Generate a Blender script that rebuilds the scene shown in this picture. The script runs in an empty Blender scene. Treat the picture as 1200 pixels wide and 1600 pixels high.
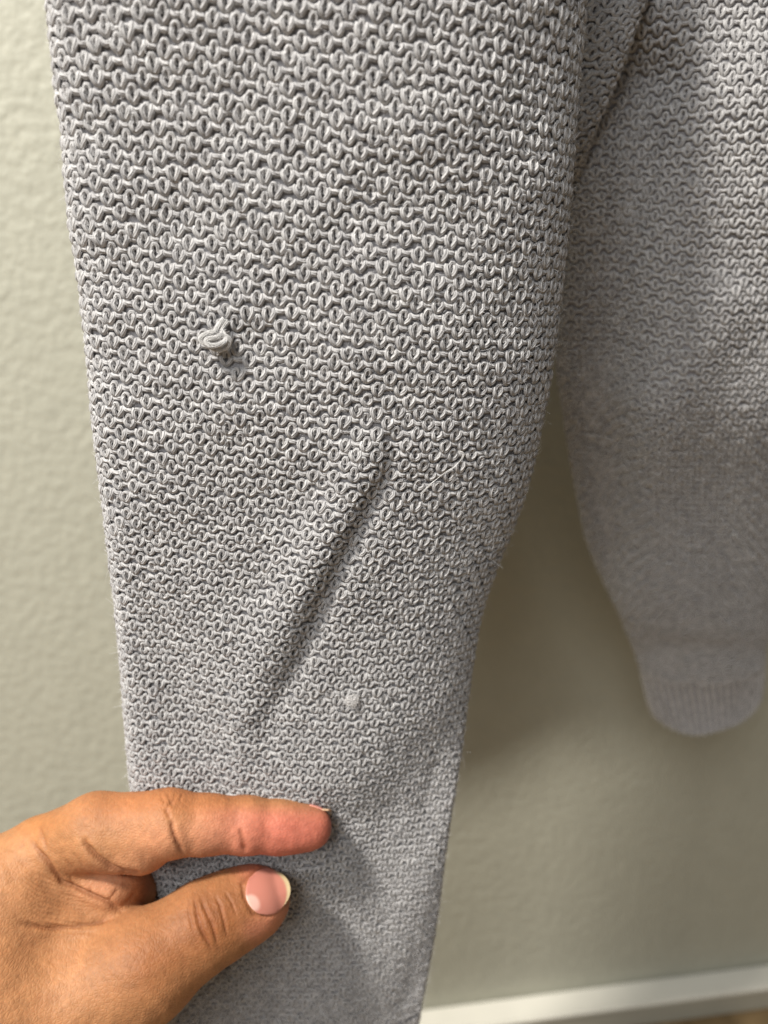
import bpy, math, random
import numpy as np
from mathutils import Vector, Matrix

random.seed(7)
rng = np.random.default_rng(11)
scene = bpy.context.scene
COL = scene.collection

# ------------------------------------------------------------------ camera
FPX = 1200.0                       # focal length in photo pixels (1200 x 1600)
PITCH, YAW = math.radians(18.0), math.radians(8.0)
CAM = np.array([0.0, -0.38, 0.511])
FWD = np.array([math.sin(YAW) * math.cos(PITCH), math.cos(YAW) * math.cos(PITCH), -math.sin(PITCH)])
RIGHT = np.array([math.cos(YAW), -math.sin(YAW), 0.0])
UP = np.cross(RIGHT, FWD)
cam_data = bpy.data.cameras.new('camera')
cam = bpy.data.objects.new('camera', cam_data)
COL.objects.link(cam)
cam.matrix_world = Matrix(((RIGHT[0], UP[0], -FWD[0], CAM[0]), (RIGHT[1], UP[1], -FWD[1], CAM[1]),
                           (RIGHT[2], UP[2], -FWD[2], CAM[2]), (0, 0, 0, 1)))
cam_data.sensor_fit = 'VERTICAL'
cam_data.sensor_height = 32.0
cam_data.lens = FPX / 1600 * 32.0
cam_data.clip_start = 0.005
cam_data.clip_end = 50
cam_data.dof.use_dof = True
cam_data.dof.focus_distance = 0.178
cam_data.dof.aperture_fstop = 8.0
scene.camera = cam

# ------------------------------------------------------------------ light
world = bpy.data.worlds.new('World')
scene.world = world
world.use_nodes = True
bg = world.node_tree.nodes['Background']
bg.inputs[0].default_value = (1.0, 0.97, 0.92, 1)
bg.inputs[1].default_value = 0.17


def lamp(name, loc, target, size, power, colour, shape='DISK'):
    d = bpy.data.lights.new(name, 'AREA')
    d.shape = shape
    d.size = size
    d.energy = power
    d.color = colour
    o = bpy.data.objects.new(name, d)
    COL.objects.link(o)
    o.location = loc
    o.rotation_euler = (Vector(target) - Vector(loc)).to_track_quat('-Z', 'Y').to_euler()
    return o


lamp('ceiling_lamp', (-0.62, -0.62, 1.45), (0.0, -0.1, 0.45), 0.15, 28.0, (1.0, 0.95, 0.87))
lamp('fill_light', (-0.62, -1.25, 1.4), (0.0, -0.05, 0.45), 0.8, 14.0, (0.98, 0.98, 0.97))  # soft fill added to lift the shadows, no known fixture

scene.cycles.use_denoising = True
scene.cycles.denoiser = 'OPENIMAGEDENOISE'
scene.cycles.denoising_prefilter = 'NONE'      # keeps more of the fibres
scene.view_settings.view_transform = 'Standard'
scene.view_settings.look = 'None'
scene.view_settings.exposure = 0.0
scene.view_settings.gamma = 1.0
scene.view_settings.use_curve_mapping = False

MM = 0.001


# ------------------------------------------------------------------ helpers
def spot(px, py, depth):
    """a point of the place from where it is seen in the photograph and how far off it is (m)"""
    px, py, depth = np.broadcast_arrays(np.asarray(px, float), np.asarray(py, float), np.asarray(depth, float))
    return (CAM + FWD * depth[..., None] + RIGHT * ((px - 600) / FPX * depth)[..., None]
            - UP * ((py - 800) / FPX * depth)[..., None])


def to_pixel(p):
    q = p - CAM
    d = q @ FWD
    return 600 + FPX * (q @ RIGHT) / d, 800 - FPX * (q @ UP) / d, d


def raw_mesh(name, verts, quads, smooth=True, uv=None, tris=None):
    me = bpy.data.meshes.new(name)
    verts = np.ascontiguousarray(verts, np.float32)
    parts = []
    loop_tot = []
    if quads is not None and len(quads):
        parts.append(np.asarray(quads, np.int32).ravel())
        loop_tot.append(np.full(len(quads), 4, np.int32))
    if tris is not None and len(tris):
        parts.append(np.asarray(tris, np.int32).ravel())
        loop_tot.append(np.full(len(tris), 3, np.int32))
    li = np.concatenate(parts)
    lt = np.concatenate(loop_tot)
    ls = np.concatenate([[0], np.cumsum(lt)[:-1]]).astype(np.int32)
    me.vertices.add(len(verts))
    me.vertices.foreach_set('co', verts.ravel())
    me.loops.add(len(li))
    me.loops.foreach_set('vertex_index', li)
    me.polygons.add(len(lt))
    me.polygons.foreach_set('loop_start', ls)
    if smooth:
        me.polygons.foreach_set('use_smooth', np.ones(len(lt), bool))
    if uv is not None:
        l = me.uv_layers.new(name='UVMap')
        l.data.foreach_set('uv', np.ascontiguousarray(uv[li], np.float32).ravel())
    me.update(calc_edges=True)
    me.validate()
    return me


def obj(name, me, mat=None, parent=None, kind=None, label=None, cat=None, group=None):
    o = bpy.data.objects.new(name, me)
    COL.objects.link(o)
    if me is not None and mat is not None:
        me.materials.append(mat)
    if parent is not None:
        o.parent = parent
    if kind:
        o['kind'] = kind
    if label:
        o['label'] = label
    if cat:
        o['category'] = cat
    if group:
        o['group'] = group
    return o


def tubes(paths, radius, normals, sides, caps=False):
    """paths (n, k, 3) -> one tube along each; returns verts, quads, uv (u = length in mm, v = turn)"""
    n, k, _ = paths.shape
    t = np.gradient(paths, axis=1)
    t /= np.linalg.norm(t, axis=2, keepdims=True) + 1e-12
    b = np.cross(t, normals)
    b /= np.linalg.norm(b, axis=2, keepdims=True) + 1e-12
    m = np.cross(b, t)
    ang = np.arange(sides + 1) / sides * 2 * np.pi
    rad = np.broadcast_to(np.asarray(radius, float), (n, k))[..., None, None]
    v = paths[:, :, None, :] + rad * (np.cos(ang)[None, None, :, None] * b[:, :, None, :]
                                      + np.sin(ang)[None, None, :, None] * m[:, :, None, :])
    seg = np.linalg.norm(np.diff(paths, axis=1), axis=2)
    length = np.concatenate([np.zeros((n, 1)), np.cumsum(seg, axis=1)], axis=1) / MM
    uv = np.stack([np.broadcast_to(length[:, :, None], (n, k, sides + 1)),
                   np.broadcast_to((ang / (2 * np.pi))[None, None, :], (n, k, sides + 1))], axis=-1)
    s1 = sides + 1
    i = np.arange(k - 1)[:, None] * s1 + np.arange(sides)[None, :]
    q = np.stack([i, i + 1, i + s1 + 1, i + s1], axis=-1).reshape(-1, 4)
    quads = (q[None] + (np.arange(n) * k * s1)[:, None, None]).reshape(-1, 4)
    return v.reshape(-1, 3), quads, uv.reshape(-1, 2)


def vnoise(x, y, seed):
    """smooth value noise, about -1..1"""
    r = np.random.default_rng(seed).uniform(-1, 1, (64, 64))
    xi, yi = np.floor(x).astype(int), np.floor(y).astype(int)
    fx, fy = x - xi, y - yi
    fx, fy = fx * fx * (3 - 2 * fx), fy * fy * (3 - 2 * fy)
    g = lambda a, b: r[a % 64, b % 64]
    return ((g(xi, yi) * (1 - fx) + g(xi + 1, yi) * fx) * (1 - fy)
            + (g(xi, yi + 1) * (1 - fx) + g(xi + 1, yi + 1) * fx) * fy)


def seg_dist(px, py, line):
    """distance to a polyline, position along it 0..1 and the side (+ right of a downward line)"""
    line = np.asarray(line, float)
    L = np.concatenate([[0], np.cumsum(np.linalg.norm(np.diff(line, axis=0), axis=1))])
    best = np.full(px.shape, 1e9)
    tau = np.zeros(px.shape)
    side = np.zeros(px.shape)
    for k in range(len(line) - 1):
        a, b = line[k], line[k + 1]
        d = b - a
        l2 = d @ d
        h = np.clip(((px - a[0]) * d[0] + (py - a[1]) * d[1]) / l2, 0, 1)
        ex, ey = px - a[0] - h * d[0], py - a[1] - h * d[1]
        dd = np.hypot(ex, ey)
        cr = -(d[0] * (py - a[1]) - d[1] * (px - a[0])) / math.sqrt(l2)
        w = dd < best
        best = np.where(w, dd, best)
        tau = np.where(w, (L[k] + h * math.sqrt(l2)) / L[-1], tau)
        side = np.where(w, np.sign(cr), side)
    return best, tau, side


# ------------------------------------------------------------------ materials
def new_mat(name):
    m = bpy.data.materials.new(name)
    m.use_nodes = True
    nt = m.node_tree
    return m, nt, nt.nodes['Principled BSDF'], nt.links


def node(nt, kind, **kw):
    n = nt.nodes.new(kind)
    for k, v in kw.items():
        setattr(n, k, v)
    return n


def math_node(nt, op, a, b=None):
    n = nt.nodes.new('ShaderNodeMath')
    n.operation = op
    for k, x in enumerate((a, b)):
        if x is None:
            continue
        if isinstance(x, (int, float)):
            n.inputs[k].default_value = x
        else:
            nt.links.new(x, n.inputs[k])
    return n.outputs[0]


def yarn_material(name, c_lo, c_hi):
    m, nt, p, lk = new_mat(name)
    tc = node(nt, 'ShaderNodeTexCoord')
    uv = node(nt, 'ShaderNodeUVMap')
    sx = node(nt, 'ShaderNodeSeparateXYZ')
    lk.new(uv.outputs[0], sx.inputs[0])
    # loosely twisted strands: stripes that wind slowly round the yarn
    ph = math_node(nt, 'ADD', math_node(nt, 'MULTIPLY', sx.outputs[0], 0.42), math_node(nt, 'MULTIPLY', sx.outputs[1], 6.0))
    strand = math_node(nt, 'SINE', math_node(nt, 'MULTIPLY', ph, 2 * math.pi))
    cx = node(nt, 'ShaderNodeCombineXYZ')
    lk.new(math_node(nt, 'MULTIPLY', sx.outputs[0], 0.5), cx.inputs[0])
    lk.new(math_node(nt, 'MULTIPLY', ph, 2.6), cx.inputs[1])
    fib = node(nt, 'ShaderNodeTexNoise')
    fib.inputs['Scale'].default_value = 2.2
    fib.inputs['Detail'].default_value = 3
    lk.new(cx.outputs[0], fib.inputs['Vector'])
    big = node(nt, 'ShaderNodeTexNoise')
    big.inputs['Scale'].default_value = 420
    big.inputs['Detail'].default_value = 2
    lk.new(tc.outputs['Object'], big.inputs['Vector'])
    mx = math_node(nt, 'ADD', math_node(nt, 'MULTIPLY', fib.outputs[0], 0.65), math_node(nt, 'MULTIPLY', big.outputs[0], 0.35))
    ramp = node(nt, 'ShaderNodeValToRGB')
    ramp.color_ramp.elements[0].position = 0.38
    ramp.color_ramp.elements[0].color = (*c_lo, 1)
    ramp.color_ramp.elements[1].position = 0.62
    ramp.color_ramp.elements[1].color = (*c_hi, 1)
    lk.new(mx, ramp.inputs[0])
    lk.new(ramp.outputs[0], p.inputs['Base Color'])
    p.inputs['Roughness'].default_value = 0.95
    p.inputs['Specular IOR Level'].default_value = 0.12
    p.inputs['Sheen Weight'].default_value = 0.12
    p.inputs['Sheen Roughness'].default_value = 0.45
    h = math_node(nt, 'ADD', math_node(nt, 'MULTIPLY', strand, 0.6), math_node(nt, 'MULTIPLY', fib.outputs[0], 1.3))
    bp = node(nt, 'ShaderNodeBump')
    bp.inputs['Strength'].default_value = 0.65
    bp.inputs['Distance'].default_value = 0.00026
    lk.new(h, bp.inputs['Height'])
    lk.new(bp.outputs[0], p.inputs['Normal'])
    return m


def plain_material(name, colour, rough=0.6, noise=None, bump=None, sheen=0.0, spec=0.4):
    m, nt, p, lk = new_mat(name)
    p.inputs['Base Color'].default_value = (*colour, 1)
    p.inputs['Roughness'].default_value = rough
    p.inputs['Specular IOR Level'].default_value = spec
    p.inputs['Sheen Weight'].default_value = sheen
    tc = node(nt, 'ShaderNodeTexCoord')
    if noise:
        scale, amount = noise
        n = node(nt, 'ShaderNodeTexNoise')
        n.inputs['Scale'].default_value = scale
        n.inputs['Detail'].default_value = 4
        lk.new(tc.outputs['Object'], n.inputs['Vector'])
        r = node(nt, 'ShaderNodeValToRGB')
        r.color_ramp.elements[0].position = 0.3
        r.color_ramp.elements[1].position = 0.7
        r.color_ramp.elements[0].color = (*[c * (1 - amount) for c in colour], 1)
        r.color_ramp.elements[1].color = (*[min(1, c * (1 + amount)) for c in colour], 1)
        lk.new(n.outputs[0], r.inputs[0])
        lk.new(r.outputs[0], p.inputs['Base Color'])
    if bump:
        scale, dist = bump
        n = node(nt, 'ShaderNodeTexNoise')
        n.inputs['Scale'].default_value = scale
        n.inputs['Detail'].default_value = 3
        n.inputs['Roughness'].default_value = 0.45
        lk.new(tc.outputs['Object'], n.inputs['Vector'])
        b = node(nt, 'ShaderNodeBump')
        b.inputs['Strength'].default_value = 1.0
        b.inputs['Distance'].default_value = dist
        lk.new(n.outputs[0], b.inputs['Height'])
        lk.new(b.outputs[0], p.inputs['Normal'])
    return m


YARN = yarn_material('lavender_grey_yarn', (0.275, 0.27, 0.278), (0.60, 0.593, 0.594))
LINING = plain_material('lavender_grey_knit_inside', (0.32, 0.312, 0.325), 0.95, (900, 0.2), (1500, 0.0004), 0.2, 0.1)
FUZZ = plain_material('pale_lavender_fibre', (0.58, 0.57, 0.58), 0.95, None, None, 0.0, 0.1)
LINT = plain_material('whitish_lint', (0.68, 0.665, 0.66), 0.95, None, None, 0.1, 0.1)
LOOSE = yarn_material('pale_loose_yarn', (0.80, 0.79, 0.785), (0.93, 0.92, 0.91))
WALL = plain_material('cream_orange_peel_paint', (0.415, 0.412, 0.34), 0.55, (60, 0.03), (190, 0.0010))
TRIM = plain_material('white_gloss_trim', (0.80, 0.78, 0.70), 0.35, (40, 0.03))
BASE = plain_material('shaded_trim_greige', (0.40, 0.385, 0.32), 0.5, (40, 0.03))  # shade on the baseboard's face put into its colour
FLOORM = plain_material('brown_floor', (0.23, 0.155, 0.075), 0.5, (55, 0.35), (300, 0.001))


# ------------------------------------------------------------------ the setting
def box(name, x0, x1, y0, y1, z0, z1, mat, bevel=0.0, **kw):
    import bmesh
    bm = bmesh.new()
    bmesh.ops.create_cube(bm, size=1)
    for v in bm.verts:
        v.co = ((x0 + x1) / 2 + v.co.x * (x1 - x0), (y0 + y1) / 2 + v.co.y * (y1 - y0), (z0 + z1) / 2 + v.co.z * (z1 - z0))
    if bevel:
        bmesh.ops.bevel(bm, geom=bm.edges[:], offset=bevel, segments=3, affect='EDGES')
    me = bpy.data.meshes.new(name)
    bm.to_mesh(me)
    bm.free()
    return obj(name, me, mat, **kw)


def wall_z(px, py):
    r = FWD + RIGHT * (px - 600) / FPX - UP * (py - 800) / FPX
    t = -CAM[1] / r[1]
    return CAM + r * t


box('wall', -1.6, 1.6, 0.0, 0.1, 0.0, 2.2, WALL, kind='structure')
ledge = 0.5 * (wall_z(800, 1560)[2] + wall_z(1150, 1508)[2])
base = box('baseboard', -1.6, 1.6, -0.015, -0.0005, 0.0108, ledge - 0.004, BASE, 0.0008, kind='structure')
box('lit_ledge', -1.6, 1.6, -0.018, -0.0005, ledge - 0.004, ledge, TRIM, 0.0012, parent=base)  # top of the board split off in white, as its lit ledge
box('floor', -1.6, 1.6, -1.6, 0.1, -0.05, 0.0105, FLOORM, kind='structure')


# ------------------------------------------------------------------ knitted tubes
def closed_section(ctrl, n=400):
    """closed Catmull-Rom through (x, d) points, sampled evenly by length; index 0 = first point"""
    c = np.asarray(ctrl, float)
    k = len(c)
    out = []
    for i in range(k):
        p0, p1, p2, p3 = c[i - 1], c[i], c[(i + 1) % k], c[(i + 2) % k]
        t = np.linspace(0, 1, 40, endpoint=False)[:, None]
        out.append(0.5 * (2 * p1 + (p2 - p0) * t + (2 * p0 - 5 * p1 + 4 * p2 - p3) * t ** 2 + (3 * p1 - p0 - 3 * p2 + p3) * t ** 3))
    return np.concatenate(out)


class Fabric:
    """a hanging knitted tube: grid of surface points over height levels and the turn round the section"""

    def __init__(self, levels, left, right, depth_l, depth_r, thick, section, shape=None, nu=360, half_mm=52.0, skew=None):
        Y = np.asarray(levels, float)
        f = lambda tab: np.interp(Y, [t[0] for t in tab], [t[1] for t in tab])
        sm = lambda a: np.convolve(np.pad(a, 12, 'edge'), np.hanning(25) / np.hanning(25).sum(), 'valid')
        xl, xr, dl, dr, th = sm(f(left)), sm(f(right)), sm(f(depth_l)), sm(f(depth_r)), sm(f(thick))
        pl, pr = spot(xl, Y + (0 if skew is None else f(skew)), dl), spot(xr, Y, dr)
        cen = (pl + pr) / 2
        a = (pr - pl) / 2
        down = np.gradient(cen, axis=0)
        down /= np.linalg.norm(down, axis=1, keepdims=True)
        out = np.cross(down, a)
        out /= np.linalg.norm(out, axis=1, keepdims=True)
        flip = np.sign(np.sum(out * (CAM - cen), axis=1))[:, None]
        out *= flip
        sec = closed_section(section)
        # even spacing round the section
        real = np.stack([sec[:, 0] * half_mm, sec[:, 1]], axis=1)
        d = np.concatenate([[0], np.cumsum(np.linalg.norm(np.diff(np.vstack([real, real[:1]]), axis=0), axis=1))])
        tgt = np.linspace(0, d[-1], nu, endpoint=False)
        secc = np.vstack([sec, sec[:1]])
        sx = np.interp(tgt, d, secc[:, 0])
        sd = np.interp(tgt, d, secc[:, 1])
        P = cen[:, None, :] + a[:, None, :] * sx[None, :, None] + out[:, None, :] * (sd[None, :] * th[:, None] * MM)[..., None]
        self.sx, self.nu, self.Y = sx, nu, Y
        if shape is not None:
            N = self.normals(P)
            px, py, dd = to_pixel(P)
            front = np.clip((sd / max(sd) + 0.15) / 0.5, 0, 1)[None, :]
            P = P + N * (shape(px, py) * front * MM)[..., None]
        self.P = P
        self.N = self.normals(P)
        mid = P[:, int(np.argmax(sd))]
        self.L = np.concatenate([[0], np.cumsum(np.linalg.norm(np.diff(mid, axis=0), axis=1))]) / MM

    def normals(self, P):
        du = np.roll(P, -1, 1) - np.roll(P, 1, 1)
        dv = np.gradient(P, axis=0)
        n = np.cross(du, dv)
        n /= np.linalg.norm(n, axis=2, keepdims=True) + 1e-15
        c = P.mean(axis=1, keepdims=True)
        if np.sum(n * (P - c)) < 0:
            n = -n
        return n

    def at(self, u, length):
        """u = index round the section (may pass 0), length = mm down the front"""
        v = np.interp(length, self.L, np.arange(len(self.L)))
        v0 = np.clip(np.floor(v).astype(int), 0, len(self.L) - 2)
        fv = (v - v0)[..., None]
        u0 = np.floor(u).astype(int)
        fu = (u - u0)[..., None]
        a, b = u0 % self.nu, (u0 + 1) % self.nu
        lerp = lambda G: (G[v0, a] * (1 - fu) + G[v0, b] * fu) * (1 - fv) + (G[v0 + 1, a] * (1 - fu) + G[v0 + 1, b] * fu) * fv
        n = lerp(self.N)
        n /= np.linalg.norm(n, axis=-1, keepdims=True)
        return lerp(self.P), n

    def lining(self, name, inset, y0=None, y1=None, step=2):
        a = 0 if y0 is None else int(np.searchsorted(self.Y, y0))
        b = len(self.Y) if y1 is None else int(np.searchsorted(self.Y, y1))
        G = (self.P - self.N * inset * MM)[a:b:step, ::step]
        nv, nu = G.shape[:2]
        i = np.arange(nv - 1)[:, None] * nu
        j = np.arange(nu)[None, :]
        q = np.stack([i + j, i + (j + 1) % nu, i + nu + (j + 1) % nu, i + nu + j], axis=-1).reshape(-1, 4)
        return raw_mesh(name, G.reshape(-1, 3), q)


# one seed-stitch loop, from the head (c = 0) to the link with its neighbour (c = 1):
# across (columns from the loop's middle), up (rows), out (signed, in amplitudes)
K_LOOP = [(0.00, 0.00, -0.58, 0.00), (0.12, 0.13, -0.52, 0.42), (0.25, 0.25, -0.34, 0.98), (0.42, 0.41, -0.08, 1.25), (0.56, 0.48, 0.11, 1.00),
          (0.68, 0.40, 0.30, 0.50), (0.78, 0.36, 0.36, 0.05), (0.88, 0.50, 0.22, 0.00), (1.00, 0.69, 0.10, 0.20)]
P_LOOP = [(0.00, 0.00, 0.07, 0.34), (0.25, 0.08, 0.07, 0.34), (0.50, 0.16, 0.08, 0.31), (0.75, 0.23, 0.09, 0.26), (1.00, 0.31, 0.10, 0.20)]
# the head of the loop below, arching through the top of each knit loop
ARCH = np.array([(-0.20, -0.02, 0.10), (-0.27, 0.20, 0.55), (-0.22, 0.42, 0.82), (-0.08, 0.57, 0.90), (0.08, 0.57, 0.90), (0.22, 0.42, 0.82), (0.27, 0.20, 0.55), (0.20, -0.02, 0.10)])


def stitch_path(nseg, table):
    t = np.arange(nseg) / nseg
    c = np.abs(t - 0.5) * 2
    tab = np.array(table)
    fine = np.linspace(0, 1, 200)
    ker = np.hanning(31)
    ker /= ker.sum()
    out = []
    for k in (1, 2, 3):
        v = np.interp(fine, tab[:, 0], tab[:, k])
        odd = -1 if k == 1 else 1
        w = np.concatenate([odd * v[1:40][::-1], v, (2 * v[-1] - v[-40:-1][::-1])])
        w = np.convolve(w, ker, 'same')[39:239]
        out.append(np.interp(c, fine, w))
    return np.where(t < 0.5, -1, 1) * out[0], out[1], out[2]


def knit(fab, parent, mat, ncol_total, u_start, u_end, row_mm, rows, nseg, sides, radius, amp, tilt=None, seed=1, name='yarn_row', thin=None):
    """lays the courses of a seed-stitch fabric; each course is one length of yarn"""
    per_col = fab.nu / ncol_total
    c0, c1 = int(math.floor(u_start / per_col)), int(math.ceil(u_end / per_col))
    cols = np.arange(c0, c1)
    kx, ky, kz = stitch_path(nseg, K_LOOP)
    qx, qy, qz = stitch_path(nseg, P_LOOP)
    R = np.arange(*rows)
    cc = np.repeat(cols, nseg)[None, :]
    til = lambda w: np.tile(w, len(cols))[None, :]
    rr = R[:, None].astype(float)
    isk = (cc + R[:, None]) % 2 == 0
    xx = np.broadcast_to(til(np.arange(nseg) / nseg), isk.shape)
    yy = np.where(isk, til(ky), til(qy))
    zz = np.where(isk, til(kz), til(qz))
    xc = cc + 0.5 + np.where(isk, til(kx), til(qx))
    jit = np.random.default_rng(seed)
    jx = np.repeat(jit.normal(0, 0.055, (len(R), len(cols))), nseg, axis=1)
    jy = np.repeat(jit.normal(0, 0.05, (len(R), len(cols))), nseg, axis=1)
    jz = np.repeat(jit.normal(0, 0.14, (len(R), len(cols))), nseg, axis=1)
    ja = np.repeat(jit.normal(1, 0.14, (len(R), len(cols))), nseg, axis=1)
    k = np.hanning(nseg + 2)
    k /= k.sum()
    for A in (jx, jy, jz, ja):
        A[:] = np.apply_along_axis(lambda r: np.convolve(np.pad(r, len(k) // 2, 'edge'), k, 'valid')[:A.shape[1]], 1, A)
    jr = np.repeat(jit.normal(0, 0.09, (len(R), len(cols))), nseg, axis=1) * np.where(isk, 1.0, 0.0)
    s = xc + jx + jr * yy * np.clip(1.6 - 2 * np.abs(xx - 0.5) * 1.6, 0, 1) + 0.22 * vnoise(cc * 0.11 + 3, rr * 0.14, seed + 5)
    r = rr - yy * ja - jy - 0.16 * vnoise(cc * 0.13, rr * 0.2 + 7, seed + 6)
    u = s * per_col
    across = (s - (c0 + c1) / 2)
    length = row_mm(r) if callable(row_mm) else r * row_mm
    if tilt is not None:
        length = length + tilt(length, across)
    slim = 1.0 if thin is None else thin(length)
    P, N = fab.at(u, length)
    out = zz * slim * amp * ja + jz * amp * 0.6
    P = P + N * (out * MM)[..., None]
    rad = slim * radius * MM * np.where(isk, 1.0, 1.08) * (1 + 0.09 * vnoise(cc + xx * 1.7, rr * 3.1, seed + 9))
    v, q, uv = tubes(P, rad, N, sides)
    nv = P.shape[1] * (sides + 1)
    nq = (P.shape[1] - 1) * sides
    mid = nseg // 2
    off_s, off_r = (s - cc - 0.5)[:, mid::nseg], (r - rr)[:, mid::nseg]      # how far each loop has strayed
    kx0 = K_LOOP[0][2]
    for i in range(len(R)):
        ks = np.nonzero((cols + R[i]) % 2 == 0)[0]
        g = jit.normal(0, 1, (len(ks), 4))
        st = cols[ks][:, None] + 0.5 + off_s[i, ks][:, None] + ARCH[None, :, 0] * (1 + 0.12 * g[:, :1]) + 0.05 * g[:, 1:2]
        rt = R[i] + (off_r[i, ks] + kx0)[:, None] - ARCH[None, :, 1] * (1 + 0.12 * g[:, 2:3])
        lt = row_mm(rt) if callable(row_mm) else rt * row_mm
        if tilt is not None:
            lt = lt + tilt(lt, st - (c0 + c1) / 2)
        AP, AN = fab.at(st * per_col, lt)
        sl = 1.0 if thin is None else thin(lt)
        AP = AP + AN * ((ARCH[None, :, 2] + 0.12 * g[:, 3:4]) * sl * amp * MM)[..., None]
        av, aq, auv = tubes(AP, sl * radius * 0.80 * MM, AN, sides)
        me = raw_mesh(name, np.concatenate([v[i * nv:(i + 1) * nv], av]), np.concatenate([q[:nq], aq + nv]),
                      uv=np.concatenate([uv[i * nv:(i + 1) * nv], auv + 5.3]) + np.array([i * 3.7, 0.37 * i]))
        obj(name, me, mat, parent)


sweater = obj('sweater', None, label='lavender grey seed-stitch knit sweater hanging by the wall with a snagged sleeve', cat='sweater')

# --- the snagged sleeve
SEC_FRONT = [(-1.0, -1.0), (-0.985, 4.5), (-0.93, 8.0), (-0.78, 10.5), (-0.4, 13.5), (0.0, 15.0), (0.35, 14.5), (0.62, 11.5), (0.82, 6.5),
             (0.95, 0.0), (1.0, -6.0), (0.93, -11.0), (0.6, -14.0), (0.0, -15.0), (-0.6, -13.0), (-0.93, -8.0)]
LEFT = [(-2200, -260), (-300, 62), (0, 85), (110, 95), (240, 108), (350, 120), (480, 135), (620, 150), (750, 165), (900, 180), (1030, 192),
        (1180, 203), (1230, 208), (1400, 230), (1600, 262), (1900, 300)]
RIGHTE = [(-2200, 1250), (-300, 940), (0, 922), (100, 912), (210, 905), (330, 895), (480, 880), (600, 865), (720, 841), (810, 815), (890, 780), (960, 755),
          (1030, 742), (1100, 732), (1180, 722), (1240, 712), (1310, 700), (1380, 691), (1440, 684), (1510, 672), (1600, 655), (1900, 600)]


def plane_depth(D, extra=0.0):
    tab = []
    for Y in range(-2400, 1960, 40):
        b = math.atan((Y - 800) / FPX)
        lean = 0.07 * min(1.0, max(0.0, (-300 - Y) / 1300.0))
        tab.append((Y, (D + extra + lean) / math.cos(PITCH + b) * math.cos(b) - 0.006 * math.exp(-((Y - 1350) / 190.0) ** 2)))
    return tab


CREASE = [(612, 660), (605, 705), (592, 745), (568, 790), (545, 838), (512, 900), (485, 960), (462, 1015), (436, 1068), (398, 1142)]


def front_folds(px, py):
    h = np.zeros_like(px)
    d, t, s = seg_dist(px, py, CREASE)
    sd = d * s
    w = np.sin(np.pi * np.clip(t, 0, 1)) ** 0.7
    h += w * (2.7 * np.exp(-((sd + 26 + 14 * t) / (32 + 22 * t)) ** 2) - 2.3 * np.exp(-((sd - 6 - 4 * t) / (12 + 10 * t)) ** 2) + 0.3 * np.exp(-((sd - 70) / 45) ** 2))
    # ridge that runs on into the pinch
    d, t, s = seg_dist(px, py, [(385, 1110), (378, 1170), (372, 1240)])
    h += 0.8 * np.exp(-((d * s + 4) / 26) ** 2) - 0.35 * np.exp(-((d * s - 34) / 20) ** 2) * np.exp(-((py - 1170) / 60.0) ** 2)
    # slack hollow left of the ridge, from the edge down to the knuckle
    d, t, s = seg_dist(px, py, [(215, 900), (260, 1060), (330, 1230)])
    h -= 2.2 * np.exp(-(d / 55) ** 2) * np.clip((py - 850) / 200, 0, 1)
    # long soft valley to the cuff and the roll at the far edge
    d, t, s = seg_dist(px, py, [(690, 1150), (640, 1290), (560, 1430), (430, 1560), (330, 1680)])
    low = np.clip((py - 1110) / 160, 0, 1)
    h -= 4.6 * np.exp(-(d / 88) ** 2) * low + 4.0 * np.clip(d * np.where(s > 0, 1, 0) / 150, 0, 1) ** 1.5 * low
    d, t, s = seg_dist(px, py, [(720, 1250), (672, 1400), (640, 1560), (620, 1700)])
    h += 1.8 * np.exp(-(d / 40) ** 2) * np.clip((py - 1230) / 130, 0, 1)
    # pinch of the two fingertips
    h -= 2.5 * np.exp(-((px - 520) / 60) ** 2 - ((py - 1290) / 45) ** 2)
    # general unevenness
    h += 0.9 * vnoise(px / 140 + 2, py / 170 + 1, 21) + 0.4 * vnoise(px / 60, py / 70, 22)
    # the tug of the snag
    h -= 0.9 * np.exp(-((px - 385) / 40) ** 2 - ((py - 530) / 30) ** 2)
    return h


UPWARD = np.arange(-2200, -300, 40)
front = Fabric(np.concatenate([UPWARD, np.arange(-300, 1900, 6)]), LEFT, RIGHTE, plane_depth(0.182), plane_depth(0.190),
               [(-300, 1.0), (600, 1.0), (1000, 0.75), (1300, 0.5), (1900, 0.5)], SEC_FRONT, front_folds, nu=420, half_mm=50.0)
sleeve = obj('sleeve', front.lining('sleeve', 0.30, None, 1636), LINING, sweater, label='near sleeve with a pulled loop and a diagonal crease, pinched by the hand')

NCOL = 105
L_TOP = np.interp(-300, front.Y, front.L)
L_WRIST = np.interp([1230, 1420, 1600], front.Y, front.L) - L_TOP
tilt_front = lambda L, a: a * 2.35 * np.interp(L - L_TOP, [0, 60, 150, L_WRIST[0], L_WRIST[1], L_WRIST[2]], [0.075, 0.06, 0.02, 0.0, -0.04, -0.12])
ROW = 2.75
cuff_len = np.interp(1622, front.Y, front.L)
_l = np.linspace(front.L[0], front.L[-1], 2000)
_pitch = ROW * np.interp(_l, np.interp([350, 750, 1000, 1400], front.Y, front.L), [1.0, 0.90, 0.87, 0.85])
_count = np.concatenate([[0], np.cumsum(np.diff(_l) / _pitch[:-1])])
row_at = lambda r: np.interp(r, _count, _l)
row_of = lambda y: int(np.interp(np.interp(y, front.Y, front.L), _l, _count))
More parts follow.
